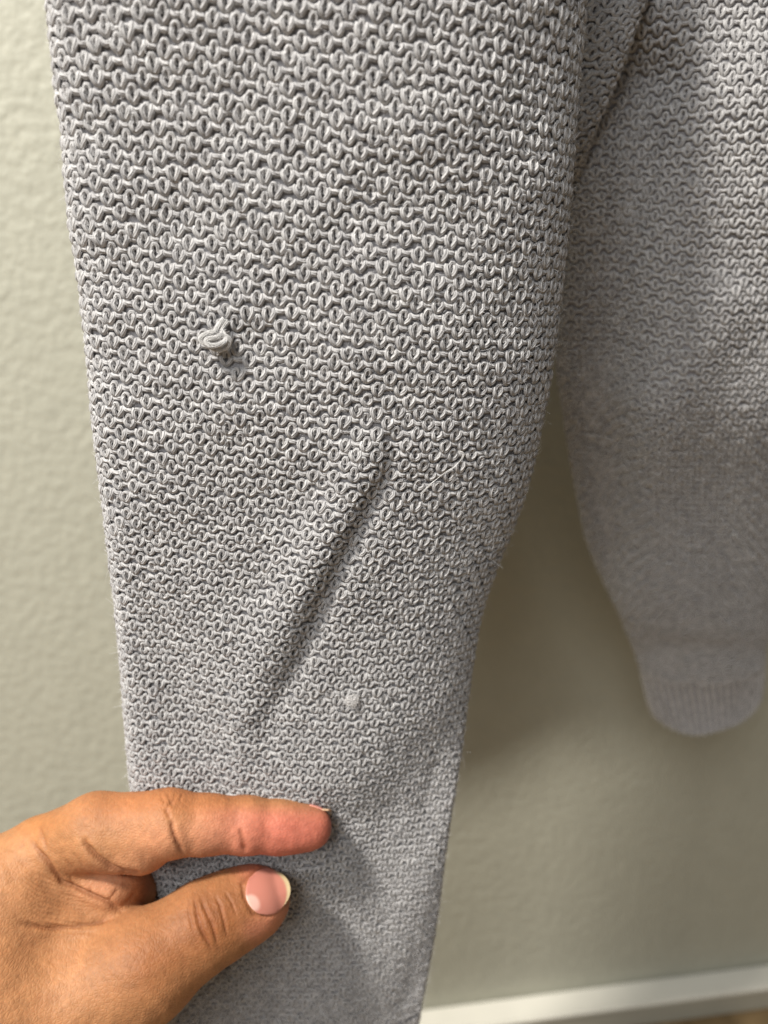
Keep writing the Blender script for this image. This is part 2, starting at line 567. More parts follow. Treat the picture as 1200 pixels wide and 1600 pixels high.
# section index where the near face starts and ends
u0, u1 = -0.06 * front.nu, 0.585 * front.nu
knit(front, sleeve, YARN, NCOL, u0, u1, row_at, (row_of(-150), row_of(1622)), 12, 5, 0.62, 0.46, tilt_front, 31,
     thin=lambda L: np.interp(L, np.interp([350, 700, 1000, 1300, 1500], front.Y, front.L), [1.0, 0.95, 0.88, 0.79, 0.75]))


def ribs(fab, parent, mat, n, u0, u1, len0, len1, radius, proud, sides=6, tilt=None):
    """vertical ribs of a cuff, each a column of stacked stitches"""
    uu = np.linspace(u0, u1, n)
    L = np.linspace(len0, len1, 60)
    for k, u in enumerate(uu):
        lift = 0.0 if tilt is None else float(tilt(np.array(len0), (u - (u0 + u1) / 2) * NCOL / fab.nu))
        P, N = fab.at(np.full(L.shape, u) + 0.25 * np.sin(L * 2.0 + k), np.linspace(len0 + lift, len1, 60))
        P = P + N * (proud * MM)
        v, q, uv = tubes(P[None], radius * MM * (1 + 0.10 * np.sin(L * 2 * np.pi / 2.4)), N[None], sides)
        obj('rib', raw_mesh('rib', v, q, uv=uv), mat, parent)


cuff_me = front.lining('cuff', 0.5, 1618, None)
cuff = obj('cuff', cuff_me, LINING, sweater, label='ribbed cuff at the end of the pinched sleeve')
ribs(front, cuff, YARN, 62, u0, u1, cuff_len - 2.0, front.L[-1] - 1, 0.72, 0.1, 5, tilt_front)

# --- the far sleeve
SEC_BACK = [(-1.0, 0.0), (-0.9, 8.0), (-0.6, 14.0), (-0.2, 18.0), (0.25, 18.0), (0.65, 13.0), (0.9, 6.0), (1.0, -2.0), (0.85, -10.0),
            (0.4, -15.0), (0.0, -16.0), (-0.5, -14.0), (-0.88, -8.0)]
B_LEFT = [(-300, 905), (0, 905), (200, 893), (400, 880), (560, 868), (640, 878), (760, 898), (850, 915), (920, 945), (970, 975),
          (1010, 1000), (1035, 1008), (1070, 1012), (1104, 1036)]
B_RIGHT = [(-300, 1480), (0, 1450), (300, 1390), (560, 1330), (760, 1270), (880, 1222), (950, 1204), (1020, 1192), (1080, 1190), (1120, 1175), (1160, 1150)]
B_DEPTH = [(-300, 0.215), (0, 0.218), (300, 0.234), (600, 0.265), (900, 0.332), (1040, 0.368), (1160, 0.385)]


def back_folds(px, py):
    h = 1.6 * vnoise(px / 130 + 9, py / 150, 41)
    d, t, s = seg_dist(px, py, [(1010, 120), (960, 420), (930, 640), (960, 860)])
    h -= 9.0 * np.exp(-(d / 62) ** 2)
    d, t, s = seg_dist(px, py, [(1130, 480), (1040, 640), (990, 860)])
    h += 3.5 * np.exp(-(d / 50) ** 2)
    d, t, s = seg_dist(px, py, [(1000, 1015), (1080, 1012), (1200, 1020)])
    h -= 1.0 * np.exp(-(d / 22) ** 2)
    h += 0.4 * np.exp(-((py - 985) / 22) ** 2)
    return h


back = Fabric(np.concatenate([np.arange(-1500, -300, 40), np.arange(-300, 1104, 6)]), B_LEFT, B_RIGHT, B_DEPTH, B_DEPTH, [(-300, 1.0), (900, 1.1), (1020, 0.75), (1160, 0.55)],
              SEC_BACK, back_folds, nu=360, half_mm=48.0, skew=[(-300, 0), (960, 0), (1104, 52)])
_t = np.clip((back.Y - 1050) / 54, 0, 1)[:, None] ** 2
_c = np.clip((np.abs(back.sx) - 0.25) / 0.75, 0, 1)[None, :] ** 2 * np.where(back.sx < 0, 0.011, 0.006)[None, :]
back.P = back.P + UP * (_t * _c)[..., None]
back.N = back.normals(back.P)
sleeve_b = obj('sleeve', back.lining('sleeve', 0.30, None, 1030), LINING, sweater, label='far sleeve hanging closer to the wall, gathered into its cuff')
b_cuff = np.interp(1018, back.Y, back.L)
knit(back, sleeve_b, YARN, 102, -0.05 * back.nu, 0.56 * back.nu, ROW, (int(np.interp(-120, back.Y, back.L) / ROW), int(b_cuff / ROW) + 2), 12, 5, 0.56, 0.46, None, 57)
cuff_b = obj('cuff', back.lining('cuff', 0.5, 1012, None), LINING, sweater, label='narrow ribbed cuff of the far sleeve')
ribs(back, cuff_b, YARN, 27, -0.05 * back.nu, 0.58 * back.nu, b_cuff - 1.0, back.L[-1] - 0.1, 1.0, 0.0, 7)

# --- the body of the sweater, behind the near sleeve
T_LEFT = [(-300, 330), (750, 330)]
T_RIGHT = [(-1700, 1500), (-300, 1120), (0, 1004), (130, 958), (205, 922), (330, 888), (500, 868), (640, 842), (750, 806)]  # unseen lower edge and hem shaped to cast the shadow on the wall
SEC_T = [(-1.0, 0.0), (-0.9, 5.0), (-0.3, 7.0), (0.3, 7.0), (0.8, 5.5), (0.95, 3.0), (1.0, -1.0), (0.93, -5.0), (0.5, -7.0), (-0.3, -7.0), (-0.9, -5.0)]
body = Fabric(np.concatenate([np.arange(-1700, -300, 40), np.arange(-300, 750, 6)]), T_LEFT, T_RIGHT, [(-1700, 0.25), (-300, 0.228), (750, 0.318)],
              [(-1700, 0.24), (-300, 0.200), (0, 0.200), (205, 0.215), (750, 0.318)], [(-300, 1.0), (750, 0.8)], SEC_T,
              lambda px, py: 1.5 * vnoise(px / 90, py / 120, 77), nu=360, half_mm=52.0, skew=[(-300, 0), (0, 40), (750, 235)])
torso = obj('torso', body.lining('torso', 0.55), LINING, sweater, label='shaded body of the sweater behind the near sleeve')
knit(body, torso, YARN, 98, 0.28 * body.nu, 0.56 * body.nu, ROW, (int(np.interp(-120, body.Y, body.L) / ROW), int(body.L[-1] / ROW) - 1), 10, 4, 0.60, 0.50, None, 83)


# --- the pulled loop, the loose thread and the small pill on the near sleeve
def front_point(px, py, lift):
    """a point standing out from the near sleeve where the photo shows it"""
    qx, qy, _ = to_pixel(front.P)
    vis = front.N @ FWD < 0
    d = np.where(vis, np.hypot(qx - px, qy - py), 1e9)
    i = np.unravel_index(np.argmin(d), d.shape)
    P, N = front.P[i], front.N[i]
    r = spot(px, py, 1.0) - CAM
    P = CAM + r * ((P - CAM) @ N) / (r @ N)
    return P + N * lift * MM, N


def strand(name, pts, radius, mat, parent, sides=8, steps=14, n_strands=1, label=None, spread=0.0):
    c = np.array([front_point(*p)[0] for p in pts])
    nrm = front_point(*pts[0])[1]
    k = len(c)
    path = []
    cc = np.vstack([2 * c[0] - c[1], c, 2 * c[-1] - c[-2]])
    for i in range(k - 1):
        p0, p1, p2, p3 = cc[i:i + 4]
        t = np.linspace(0, 1, steps, endpoint=i == k - 2)[:, None]
        path.append(0.5 * (2 * p1 + (p2 - p0) * t + (2 * p0 - 5 * p1 + 4 * p2 - p3) * t ** 2 + (3 * p1 - p0 - 3 * p2 + p3) * t ** 3))
    path = np.concatenate(path)
    N = np.broadcast_to(nrm, path.shape)
    ps = []
    tt = np.linspace(0, 1, len(path))
    side = np.cross(np.gradient(path, axis=0), N)
    side /= np.linalg.norm(side, axis=1, keepdims=True)
    for j in range(n_strands):
        a = 2 * np.pi * j / max(1, n_strands) + 9 * tt
        off = spread * MM * (np.cos(a)[:, None] * side + np.sin(a)[:, None] * N)
        ps.append(path + (off if n_strands > 1 else 0))
    v, q, uv = tubes(np.array(ps), radius * MM * np.ones((n_strands, len(path))), np.broadcast_to(N, (n_strands,) + path.shape), sides)
    return obj(name, raw_mesh(name, v, q, uv=uv), mat, parent, label=label)


strand('pulled_loop', [(352, 496, 0.6), (346, 505, 2.2), (341, 514, 3.2), (330, 518, 3.6), (321, 527, 3.8), (330, 537, 3.6), (345, 545, 3.2), (357, 540, 3.2),
                       (361, 528, 3.4), (352, 519, 3.4), (343, 523, 4.2), (330, 528, 4.5), (336, 537, 4.7), (350, 533, 4.5), (356, 524, 3.6), (349, 512, 2.4), (358, 500, 0.6)],
       0.12, LOOSE, sleeve, 5, 10, 9, 'pale yarn loop snagged out of the knit', 0.46)
strand('loose_thread', [(655, 768, 1.4), (672, 748, 2.1), (690, 733, 2.4), (703, 724, 2.5), (715, 713, 2.2), (718, 703, 2.1), (711, 702, 1.6)],
       0.09, LOOSE, sleeve, 6, 10, 2, 'fine pale loose thread lying on the knit', 0.12)


def tuft(name, px, py, lift, size, flat, count, radius, seed, label=None):
    """a soft knot of curled fibres resting on the knit"""
    g = np.random.default_rng(seed)
    c, n = front_point(px, py, lift)
    a = np.cross(n, UP)
    a /= np.linalg.norm(a)
    b = np.cross(n, a)
    t = np.linspace(0, 1, 12)[None, :]
    ph = g.uniform(0, 2 * np.pi, (count, 3, 1))
    fr = g.uniform(2.5, 7.5, (count, 3, 1))
    am = g.uniform(0.25, 1.0, (count, 3, 1)) * size * MM
    w = am * np.sin(ph + fr * t[:, None, :]) + g.normal(0, 0.22 * size * MM, (count, 3, 1))
    pts = c + w[:, 0, :, None] * a + w[:, 1, :, None] * b + (w[:, 2, :, None] * flat) * n
    v, q, uv = tubes(pts, radius * MM * np.ones((count, 12)), np.broadcast_to(n, pts.shape) + 0.013, 5)
    return obj(name, raw_mesh(name, v, q, uv=uv), LINT, sleeve, label=label)


tuft('pill', 549, 1091, 1.2, 1.8, 0.3, 75, 0.04, 3, 'small pale pill of fluff on the knit')
tuft('lint_tuft', 341, 528, 2.9, 2.3, 0.6, 60, 0.028, 4)


# --- fuzz: the fine fibres that stand off the yarn
def fuzz(fab, parent, count, u0, u1, l0, l1, seed, name='fuzz'):
    g = np.random.default_rng(seed)
    u = g.uniform(u0, u1, count)
    # more of them on the turned edges, where they show against the wall
    L = g.uniform(l0, l1, count)
    P, N = fab.at(u, L)
    T = g.normal(0, 1, (count, 3))
    T -= np.sum(T * N, axis=1, keepdims=True) * N
    T /= np.linalg.norm(T, axis=1, keepdims=True)
    ln = g.gamma(3.0, 0.36, count)[:, None] * MM
    rise = g.uniform(0.1, 0.8, count)[:, None]
    g0 = g.uniform(0.2, 0.95, count)
    curl = g.normal(0, 0.5, (count, 3))
    pts = []
    for k in range(4):
        t = k / 3
        pts.append(P + N * g0[:, None] * MM + ln * (t * T * 0.9 + N * rise * (t - 0.45 * t * t) + curl * t * t * 0.6))
    pts = np.stack(pts, axis=1)
    rad = np.array([1.0, 0.95, 0.8, 0.4])[None, :] * 0.022 * MM * g.uniform(0.6, 1.3, (count, 1))
    side = np.cross(np.gradient(pts, axis=1), (CAM - pts) + g.normal(0, 0.08, (count, 1, 3)))
    side /= np.linalg.norm(side, axis=2, keepdims=True) + 1e-12
    v = np.stack([pts - side * rad[..., None], pts + side * rad[..., None]], axis=2).reshape(-1, 3)
    k = np.arange(3)[:, None] * 2 + np.array([0, 1, 3, 2])[None, :]
    q = (k[None] + (np.arange(count) * 8)[:, None, None]).reshape(-1, 4)
    uv = None
    obj(name, raw_mesh(name, v, q, uv=uv), FUZZ, parent, kind='stuff')


fuzz(front, sleeve, 60000, u0, u1, np.interp(-100, front.Y, front.L), front.L[-1] - 5, 5)


# ------------------------------------------------------------------ the hand
# camera-aligned millimetres: x right, y down, z away, so that it is easy to measure; moved into the place at the end
def h3(px, py, depth_mm):
    return np.array([(px - 600) / FPX * depth_mm, (py - 800) / FPX * depth_mm, depth_mm])


def hr(r_px, depth_mm):
    return r_px * depth_mm / FPX


def rcone(p, a, b, ra, rb):
    """signed distance to a tapered limb with round ends"""
    ba = b - a
    l2 = ba @ ba
    rr = ra - rb
    a2 = l2 - rr * rr
    il2 = 1.0 / l2
    pa = p - a
    y = pa @ ba
    z = y - l2
    x = pa * l2 - y[..., None] * ba
    x2 = np.sum(x * x, axis=-1)
    y2 = y * y * l2
    z2 = z * z * l2
    k = np.sign(rr) * rr * rr * x2
    d = (np.sqrt(np.maximum(x2 * a2 * il2, 0)) + y * rr) * il2 - ra
    d = np.where(np.sign(z) * a2 * z2 > k, np.sqrt(np.maximum(x2 + z2, 0)) * il2 - rb, d)
    d = np.where((np.sign(z) * a2 * z2 <= k) & (np.sign(y) * a2 * y2 < k), np.sqrt(np.maximum(x2 + y2, 0)) * il2 - ra, d)
    return d


def smin(a, b, k):
    h = np.clip(0.5 + 0.5 * (b - a) / k, 0, 1)
    return b + (a - b) * h - k * h * (1 - h)


def limb(*pts):
    """(px, py, depth mm, radius px) joints -> tapered pieces"""
    out = []
    for q0, q1 in zip(pts[:-1], pts[1:]):
        out.append((h3(*q0[:3]), h3(*q1[:3]), hr(q0[3], q0[2]), hr(q1[3], q1[2])))
    return out


INDEX = limb((70, 1330, 206, 54), (150, 1298, 202, 55), (262, 1287, 201, 50), (325, 1288, 203, 43), (385, 1289, 205.5, 41), (440, 1291, 208, 38), (485, 1293, 209.5, 33))
INDEX_PAD = limb((170, 1304, 201, 54), (222, 1311, 201.5, 52))
TIP_PAD = limb((430, 1294, 207, 36), (468, 1294, 208.5, 33))
THUMB = limb((60, 1600, 197, 125), (228, 1510, 199, 77), (318, 1447, 203.5, 61), (362, 1424, 206.5, 54), (396, 1410, 209, 46), (409, 1405, 210, 40))
PALM = limb((-60, 1490, 200, 135), (-20, 1640, 200, 175)) + limb((55, 1345, 205, 60), (-60, 1470, 203, 125))
WEB = limb((30, 1405, 202, 72), (120, 1440, 203, 42), (190, 1458, 205, 30))
HOLLOW = limb((105, 1360, 207, 60), (165, 1376, 209, 54), (200, 1390, 215, 44))
WRIST = limb((-40, 1620, 198, 190), (-260, 1800, 196, 175), (-520, 2010, 196, 185))
MIDDLE = limb((60, 1400, 222, 60), (185, 1390, 240, 44), (320, 1385, 248, 40), (420, 1390, 247, 34))
RING = limb((20, 1470, 226, 60), (175, 1475, 243, 44), (310, 1478, 249, 39), (400, 1480, 248, 33))
LITTLE = limb((0, 1550, 226, 58), (130, 1545, 243, 40), (260, 1540, 249, 34), (330, 1540, 248, 29))


def chain(p, pieces, k):
    d = None
    for a, b, ra, rb in pieces:
        e = rcone(p, a, b, ra, rb)
        d = e if d is None else smin(d, e, k)
    return d


def hand_sdf(p):
    idx = smin(smin(chain(p, INDEX, 2.5), chain(p, INDEX_PAD, 1.0), 1.6), chain(p, TIP_PAD, 1.0), 2.0)
    palm = smin(chain(p, PALM, 10.0), chain(p, WRIST, 12.0), 14.0)
    palm = smin(palm, chain(p, WEB, 4.0), 6.0)
    th = chain(p, THUMB, 5.0)
    d = smin(palm, th, 5.0)
    hol = chain(p, HOLLOW, 4.0)
    hol = smin(hol, chain(p, MIDDLE, 3.0), 3.0)
    rest = np.minimum(chain(p, RING, 3.0), chain(p, LITTLE, 3.0))
    d = smin(d, smin(hol, rest, 1.5), 2.0)
    d = smin(d, idx, 2.2)
    return d


# (line in the photo, depth mm, width px) of the folds of the skin
FOLDS = [
    ([(306, 1392), (304, 1408), (309, 1428), (318, 1455), (330, 1482), (334, 1490)], 0.36, 2.6),
    ([(303, 1418), (310, 1445), (322, 1472)], 0.3, 2.2),
    ([(312, 1395), (319, 1418), (330, 1440), (337, 1462), (340, 1478)], 0.34, 2.4),
    ([(335, 1398), (344, 1415), (350, 1440), (356, 1466)], 0.3, 2.2),
    ([(350, 1392), (362, 1410), (370, 1432)], 0.2, 2.0),
    ([(298, 1400), (295, 1425), (304, 1460)], 0.2, 2.5),
    ([(267, 1278), (270, 1296), (276, 1314), (288, 1336)], 0.5, 3.6),
    ([(258, 1262), (266, 1280)], 0.3, 3.0),
    ([(374, 1292), (379, 1312), (384, 1334)], 0.38, 4.0),
    ([(262, 1238), (266, 1250), (272, 1262)], 0.16, 2.4), ([(275, 1238), (271, 1250), (260, 1262)], 0.16, 2.4), ([(250, 1240), (258, 1256)], 0.14, 2.0),
    ([(286, 1240), (280, 1252)], 0.14, 2.0),
    ([(129, 1306), (134, 1320), (150, 1338), (172, 1354), (195, 1363), (222, 1365)], 1.1, 4.0),
    ([(52, 1312), (58, 1327), (72, 1344), (86, 1364), (97, 1378), (118, 1386), (142, 1398), (170, 1410), (196, 1430)], 1.0, 3.6),
    ([(60, 1288), (68, 1310), (76, 1336)], 0.22, 3.0),
    ([(110, 1366), (113, 1378), (118, 1386)], 0.2, 2.6), ([(142, 1384), (143, 1397)], 0.22, 2.6),
    ([(186, 1388), (176, 1400), (168, 1408)], 0.2, 3.0), ([(215, 1392), (200, 1408), (188, 1418)], 0.2, 3.0),
    ([(20, 1440), (70, 1450), (110, 1449), (150, 1442), (196, 1430)], 0.45, 4.0),
    ([(100, 1340), (112, 1354), (125, 1364)], 0.2, 2.4), ([(112, 1330), (124, 1346), (134, 1358)], 0.2, 2.4),
]
FOLDS.append(([(424, 1350), (398, 1362), (378, 1380), (382, 1402), (396, 1428), (418, 1432), (440, 1424)], 0.35, 3.0))   # groove round the thumbnail
# fine parallel wrinkles where the web bunches up
for k in range(11):
    x0, y0 = 22 + k * 1.5, 1340 + k * 9.5
    FOLDS.append(([(x0, y0), (x0 + 34, y0 + 26 - k), (x0 + 78, y0 + 44 - 2.2 * k), (x0 + 120, y0 + 54 - 3.2 * k)], 0.22, 2.0))


def hand_px(p):
    return 600 + FPX * p[:, 0] / p[:, 2], 800 + FPX * p[:, 1] / p[:, 2]


def skin_depth(p):
    px, py = hand_px(p)
    near = np.clip((222 - p[:, 2]) / 3, 0, 1)
    h = np.zeros(len(p))
    for line, dep, w in FOLDS:
        l = np.asarray(line, float)
        m = (px > l[:, 0].min() - 15) & (px < l[:, 0].max() + 15) & (py > l[:, 1].min() - 15) & (py < l[:, 1].max() + 15)
        if not m.any():
            continue
        d, t, s = seg_dist(px[m], py[m], line)
        e = np.clip(np.minimum(t, 1 - t) * 5, 0, 1)
        w = max(w, 2.2)
        h[m] += dep * (np.exp(-(d / w) ** 2) - 0.28 * np.exp(-((d - 2.6 * w) / (1.6 * w)) ** 2)) * e
    h -= 0.10 * vnoise(px / 22 + 3, py / 22, 91) + 0.05 * vnoise(px / 9, py / 9, 92)
    return h * near


def surface_nets(f, lo, hi, step):
    n = np.ceil((hi - lo) / step).astype(int) + 1
    ax = [lo[k] + np.arange(n[k]) * step for k in range(3)]
    V = np.empty(n, np.float32)
    for i in range(0, n[0], 12):
        g = np.stack(np.meshgrid(ax[0][i:i + 12], ax[1], ax[2], indexing='ij'), axis=-1).astype(np.float32)
        V[i:i + 12] = f(g)
    acc = np.zeros((n[0] - 1, n[1] - 1, n[2] - 1, 3), np.float32)
    cnt = np.zeros(acc.shape[:3], np.float32)
    cor = [(a, b, c) for a in (0, 1) for b in (0, 1) for c in (0, 1)]
    S = lambda o: V[o[0]:n[0] - 1 + o[0], o[1]:n[1] - 1 + o[1], o[2]:n[2] - 1 + o[2]]
    for i in range(8):
        for j in range(i + 1, 8):
            if sum(abs(cor[i][k] - cor[j][k]) for k in range(3)) != 1:
                continue
            a, b = S(cor[i]), S(cor[j])
            m = (a < 0) != (b < 0)
            t = np.where(m, a / np.where(m, a - b, 1), 0)
            for k in range(3):
                acc[..., k] += np.where(m, cor[i][k] + t * (cor[j][k] - cor[i][k]), 0)
            cnt += m
    has = cnt > 0
    idx = np.full(has.shape, -1, np.int64)
    idx[has] = np.arange(has.sum())
    base = np.stack(np.nonzero(has), axis=1)
    verts = lo + (base + acc[has] / cnt[has][:, None]) * step
    quads = []
    for k in range(3):
        sl0 = [slice(1, -1)] * 3
        sl1 = [slice(1, -1)] * 3
        sl0[k] = slice(0, n[k] - 1)
        sl1[k] = slice(1, n[k])
        a, b = V[tuple(sl0)], V[tuple(sl1)]
        for flip, m in ((False, (a < 0) & (b >= 0)), (True, (a >= 0) & (b < 0))):
            c = np.stack(np.nonzero(m), axis=1)
            off = np.ones(3, int)
            off[k] = 0
            c = c + off
            u, w = (k + 1) % 3, (k + 2) % 3
            eu, ew = np.eye(3, dtype=int)[u], np.eye(3, dtype=int)[w]
            q = [idx[tuple(x.T)] for x in (c - eu - ew, c - ew, c, c - eu)]
            q = np.stack(q, axis=1)
            quads.append(q[:, ::-1] if flip else q)
    return verts, np.concatenate(quads)


def subdivide(v, q):
    e = np.concatenate([q[:, [0, 1]], q[:, [1, 2]], q[:, [2, 3]], q[:, [3, 0]]])
    es = np.sort(e, axis=1)
    key = es[:, 0] * (len(v) + 1) + es[:, 1]
    uk, first, inv = np.unique(key, return_index=True, return_inverse=True)
    mid = (v[es[first, 0]] + v[es[first, 1]]) / 2
    cen = v[q].mean(axis=1)
    n, nm, nq = len(v), len(mid), len(q)
    m = (n + inv).reshape(4, nq).T
    c = n + nm + np.arange(nq)
    nq_ = np.concatenate([np.stack([q[:, i], m[:, i], c, m[:, i - 1]], axis=1) for i in range(4)])
    return np.concatenate([v, mid, cen]), nq_


def gradient(f, p, e=0.15):
    g = np.stack([f(p + e * np.eye(3)[k]) - f(p - e * np.eye(3)[k]) for k in range(3)], axis=1)
    return g / (np.linalg.norm(g, axis=1, keepdims=True) + 1e-9)


def to_place(p):
    return CAM + (p[:, :1] * RIGHT - p[:, 1:2] * UP + p[:, 2:3] * FWD) * MM


def subdivide_some(v, q, pick):
    """split only the picked faces; returns also which new points lie on the rim and must stay on the old edges"""
    nv, nq = subdivide(v, q[pick])
    e = np.sort(np.concatenate([q[pick][:, [a, (a + 1) % 4]] for a in range(4)]), axis=1)
    key = e[:, 0] * (len(v) + 1) + e[:, 1]
    uk, cnt = np.unique(key, return_counts=True)
    rim = np.zeros(len(nv), bool)
    rim[len(v) + np.nonzero(cnt == 1)[0]] = True
    ends = np.concatenate([uk[cnt == 1] // (len(v) + 1), uk[cnt == 1] % (len(v) + 1)])
    rim[ends] = True
    return nv, np.concatenate([nq, q[~pick]]), rim


hv, hq = surface_nets(hand_sdf, np.array([-215.0, 60.0, 150.0]), np.array([0.0, 240.0, 266.0]), 2.4)
for _ in range(2):
    hv = hv - gradient(hand_sdf, hv) * hand_sdf(hv)[:, None]
hv, hq = subdivide(hv, hq)
for _ in range(2):
    hv = hv - gradient(hand_sdf, hv) * hand_sdf(hv)[:, None]
rim = np.zeros(len(hv), bool)
for _ in range(2):
    # finer skin on the side of the hand that is in sight
    cen = hv[hq].mean(axis=1)
    cx, cy = hand_px(cen)
    facing = np.sum(gradient(hand_sdf, cen, 0.5) * cen, axis=1) < 12
    hv, hq, new_rim = subdivide_some(hv, hq, facing & (cx > -40) & (cy < 1640) & (cen[:, 2] < 218))
    new_rim[:len(rim)] |= rim
    rim = new_rim
    step = gradient(hand_sdf, hv) * hand_sdf(hv)[:, None]
    hv = hv - np.where(rim[:, None], 0, step)
hn = gradient(hand_sdf, hv, 0.4)
# press the folds in
skin_v = hv - hn * np.where(rim, 0, skin_depth(hv))[:, None]


def lin(r, g, b):
    f = lambda c: (c / 255) ** 2.2
    return np.array([f(r), f(g), f(b)])


def skin_colour(p, n):
    px, py = hand_px(p)
    sm = lambda a, b, x: np.clip((x - a) / (b - a), 0, 1) ** 2 * (3 - 2 * np.clip((x - a) / (b - a), 0, 1))
    c = np.tile(lin(190, 134, 92), (len(p), 1))
    onf = sm(1.0, -1.0, chain(p, INDEX, 2.5) - chain(p, THUMB, 5.0))   # 1 on the forefinger, 0 on the thumb
    mix = lambda c, col, w: c + (col - c) * w[:, None]
    # darker, browner back of the thumb and the knuckles
    d, t, s = seg_dist(px, py, [(230, 1500), (330, 1440), (372, 1420)])
    c = mix(c, lin(160, 102, 64), 0.85 * np.exp(-(d / 62) ** 2))
    d, t, s = seg_dist(px, py, [(305, 1400), (325, 1470)])
    c = mix(c, lin(140, 84, 48), 0.6 * np.exp(-((px - 330) / 34) ** 2 - ((py - 1440) / 46) ** 2))
    c = mix(c, lin(188, 124, 74), 0.7 * np.exp(-((px - 60) / 40) ** 2 - ((py - 1285) / 26) ** 2))
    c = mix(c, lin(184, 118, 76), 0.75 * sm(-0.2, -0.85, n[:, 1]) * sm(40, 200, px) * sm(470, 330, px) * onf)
    # pale, pinkish palm side of the finger, pink fingertip and the inside of the web
    under = sm(1262, 1310, py) * sm(150, 260, px) * onf
    c = mix(c, lin(214, 148, 112), 0.75 * under)
    c = mix(c, lin(220, 136, 112), 0.7 * sm(270, 390, px) * sm(1248, 1280, py) * onf)
    c = mix(c, lin(216, 110, 96), 0.5 * sm(345, 450, px) * sm(1250, 1295, py) * onf)
    c = mix(c, lin(218, 152, 116), 0.75 * np.exp(-((px - 170) / 50) ** 2 - ((py - 1380) / 34) ** 2))
    # pink flesh round the thumbnail
    d, t, s = seg_dist(px, py, [(395, 1356), (424, 1346)])
    c = mix(c, lin(222, 136, 108), 0.8 * np.exp(-(d / 24) ** 2) * (1 - onf))
    d, t, s = seg_dist(px, py, [(400, 1455), (445, 1425)])
    c = mix(c, lin(220, 142, 110), 0.8 * np.exp(-(d / 20) ** 2))
    c = mix(c, lin(168, 84, 60), 0.55 * np.exp(-((px - 379) / 6) ** 2 - ((py - 1321) / 5) ** 2))
    # redder, darker lines in the folds
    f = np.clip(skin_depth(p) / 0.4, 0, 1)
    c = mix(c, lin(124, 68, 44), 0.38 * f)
    c *= (1 + 0.08 * vnoise(px / 40, py / 40, 63) + 0.07 * vnoise(px / 14, py / 14, 61) + 0.06 * vnoise(px / 5, py / 5, 62))[:, None]
    return np.clip(c * 0.75, 0, 1)


def skin_material():
    m, nt, p, lk = new_mat('warm_tan_skin')
    at = node(nt, 'ShaderNodeAttribute', attribute_name='tone')
    tc = node(nt, 'ShaderNodeTexCoord')
    sp = node(nt, 'ShaderNodeTexNoise')
    sp.inputs['Scale'].default_value = 700
    sp.inputs['Detail'].default_value = 3
    lk.new(tc.outputs['Object'], sp.inputs['Vector'])
    mr = node(nt, 'ShaderNodeMapRange')
    mr.inputs['To Min'].default_value = 0.80
    mr.inputs['To Max'].default_value = 1.20
    lk.new(sp.outputs[0], mr.inputs[0])
    mul = node(nt, 'ShaderNodeVectorMath', operation='MULTIPLY')
    lk.new(at.outputs['Color'], mul.inputs[0])
    lk.new(mr.outputs[0], mul.inputs[1])
    lk.new(mul.outputs[0], p.inputs['Base Color'])
    p.inputs['Roughness'].default_value = 0.58
    p.inputs['Specular IOR Level'].default_value = 0.3
    p.inputs['Subsurface Weight'].default_value = 0.14
    p.inputs['Subsurface Radius'].default_value = (1.0, 0.35, 0.2)
    p.inputs['Subsurface Scale'].default_value = 0.0022
    vo = node(nt, 'ShaderNodeTexVoronoi', feature='DISTANCE_TO_EDGE')
    vo.inputs['Scale'].default_value = 1000
    mp = node(nt, 'ShaderNodeMapping')
    mp.inputs['Rotation'].default_value = (0.3, 0.5, 0.6)
    mp.inputs['Scale'].default_value = (1.0, 0.55, 1.3)
    lk.new(tc.outputs['Object'], mp.inputs[0])
    lk.new(mp.outputs[0], vo.inputs['Vector'])
    ed = math_node(nt, 'MINIMUM', vo.outputs['Distance'], 0.25)
    h = math_node(nt, 'ADD', math_node(nt, 'MULTIPLY', ed, 2.0), math_node(nt, 'MULTIPLY', sp.outputs[0], 0.5))
    b = node(nt, 'ShaderNodeBump')
    b.inputs['Strength'].default_value = 0.5
    b.inputs['Distance'].default_value = 0.0002
    lk.new(h, b.inputs['Height'])
    lk.new(b.outputs[0], p.inputs['Normal'])
    return m


def tone_layer(me, cols):
    a = me.color_attributes.new('tone', 'FLOAT_COLOR', 'POINT')
    a.data.foreach_set('color', np.concatenate([cols, np.ones((len(cols), 1))], axis=1).astype(np.float32).ravel())


hand_me = raw_mesh('hand', to_place(skin_v), hq)
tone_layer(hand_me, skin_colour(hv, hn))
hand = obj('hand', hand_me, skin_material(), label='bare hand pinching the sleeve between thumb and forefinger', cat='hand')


def nail_material():
    m, nt, p, lk = new_mat('fingernail')
    at = node(nt, 'ShaderNodeAttribute', attribute_name='tone')
    lk.new(at.outputs['Color'], p.inputs['Base Color'])
    p.inputs['Roughness'].default_value = 0.42
    p.inputs['Specular IOR Level'].default_value = 0.5
    p.inputs['Subsurface Weight'].default_value = 0.15
    p.inputs['Subsurface Radius'].default_value = (1.0, 0.5, 0.35)
    p.inputs['Subsurface Scale'].default_value = 0.0015
    return m


NAIL = nail_material()


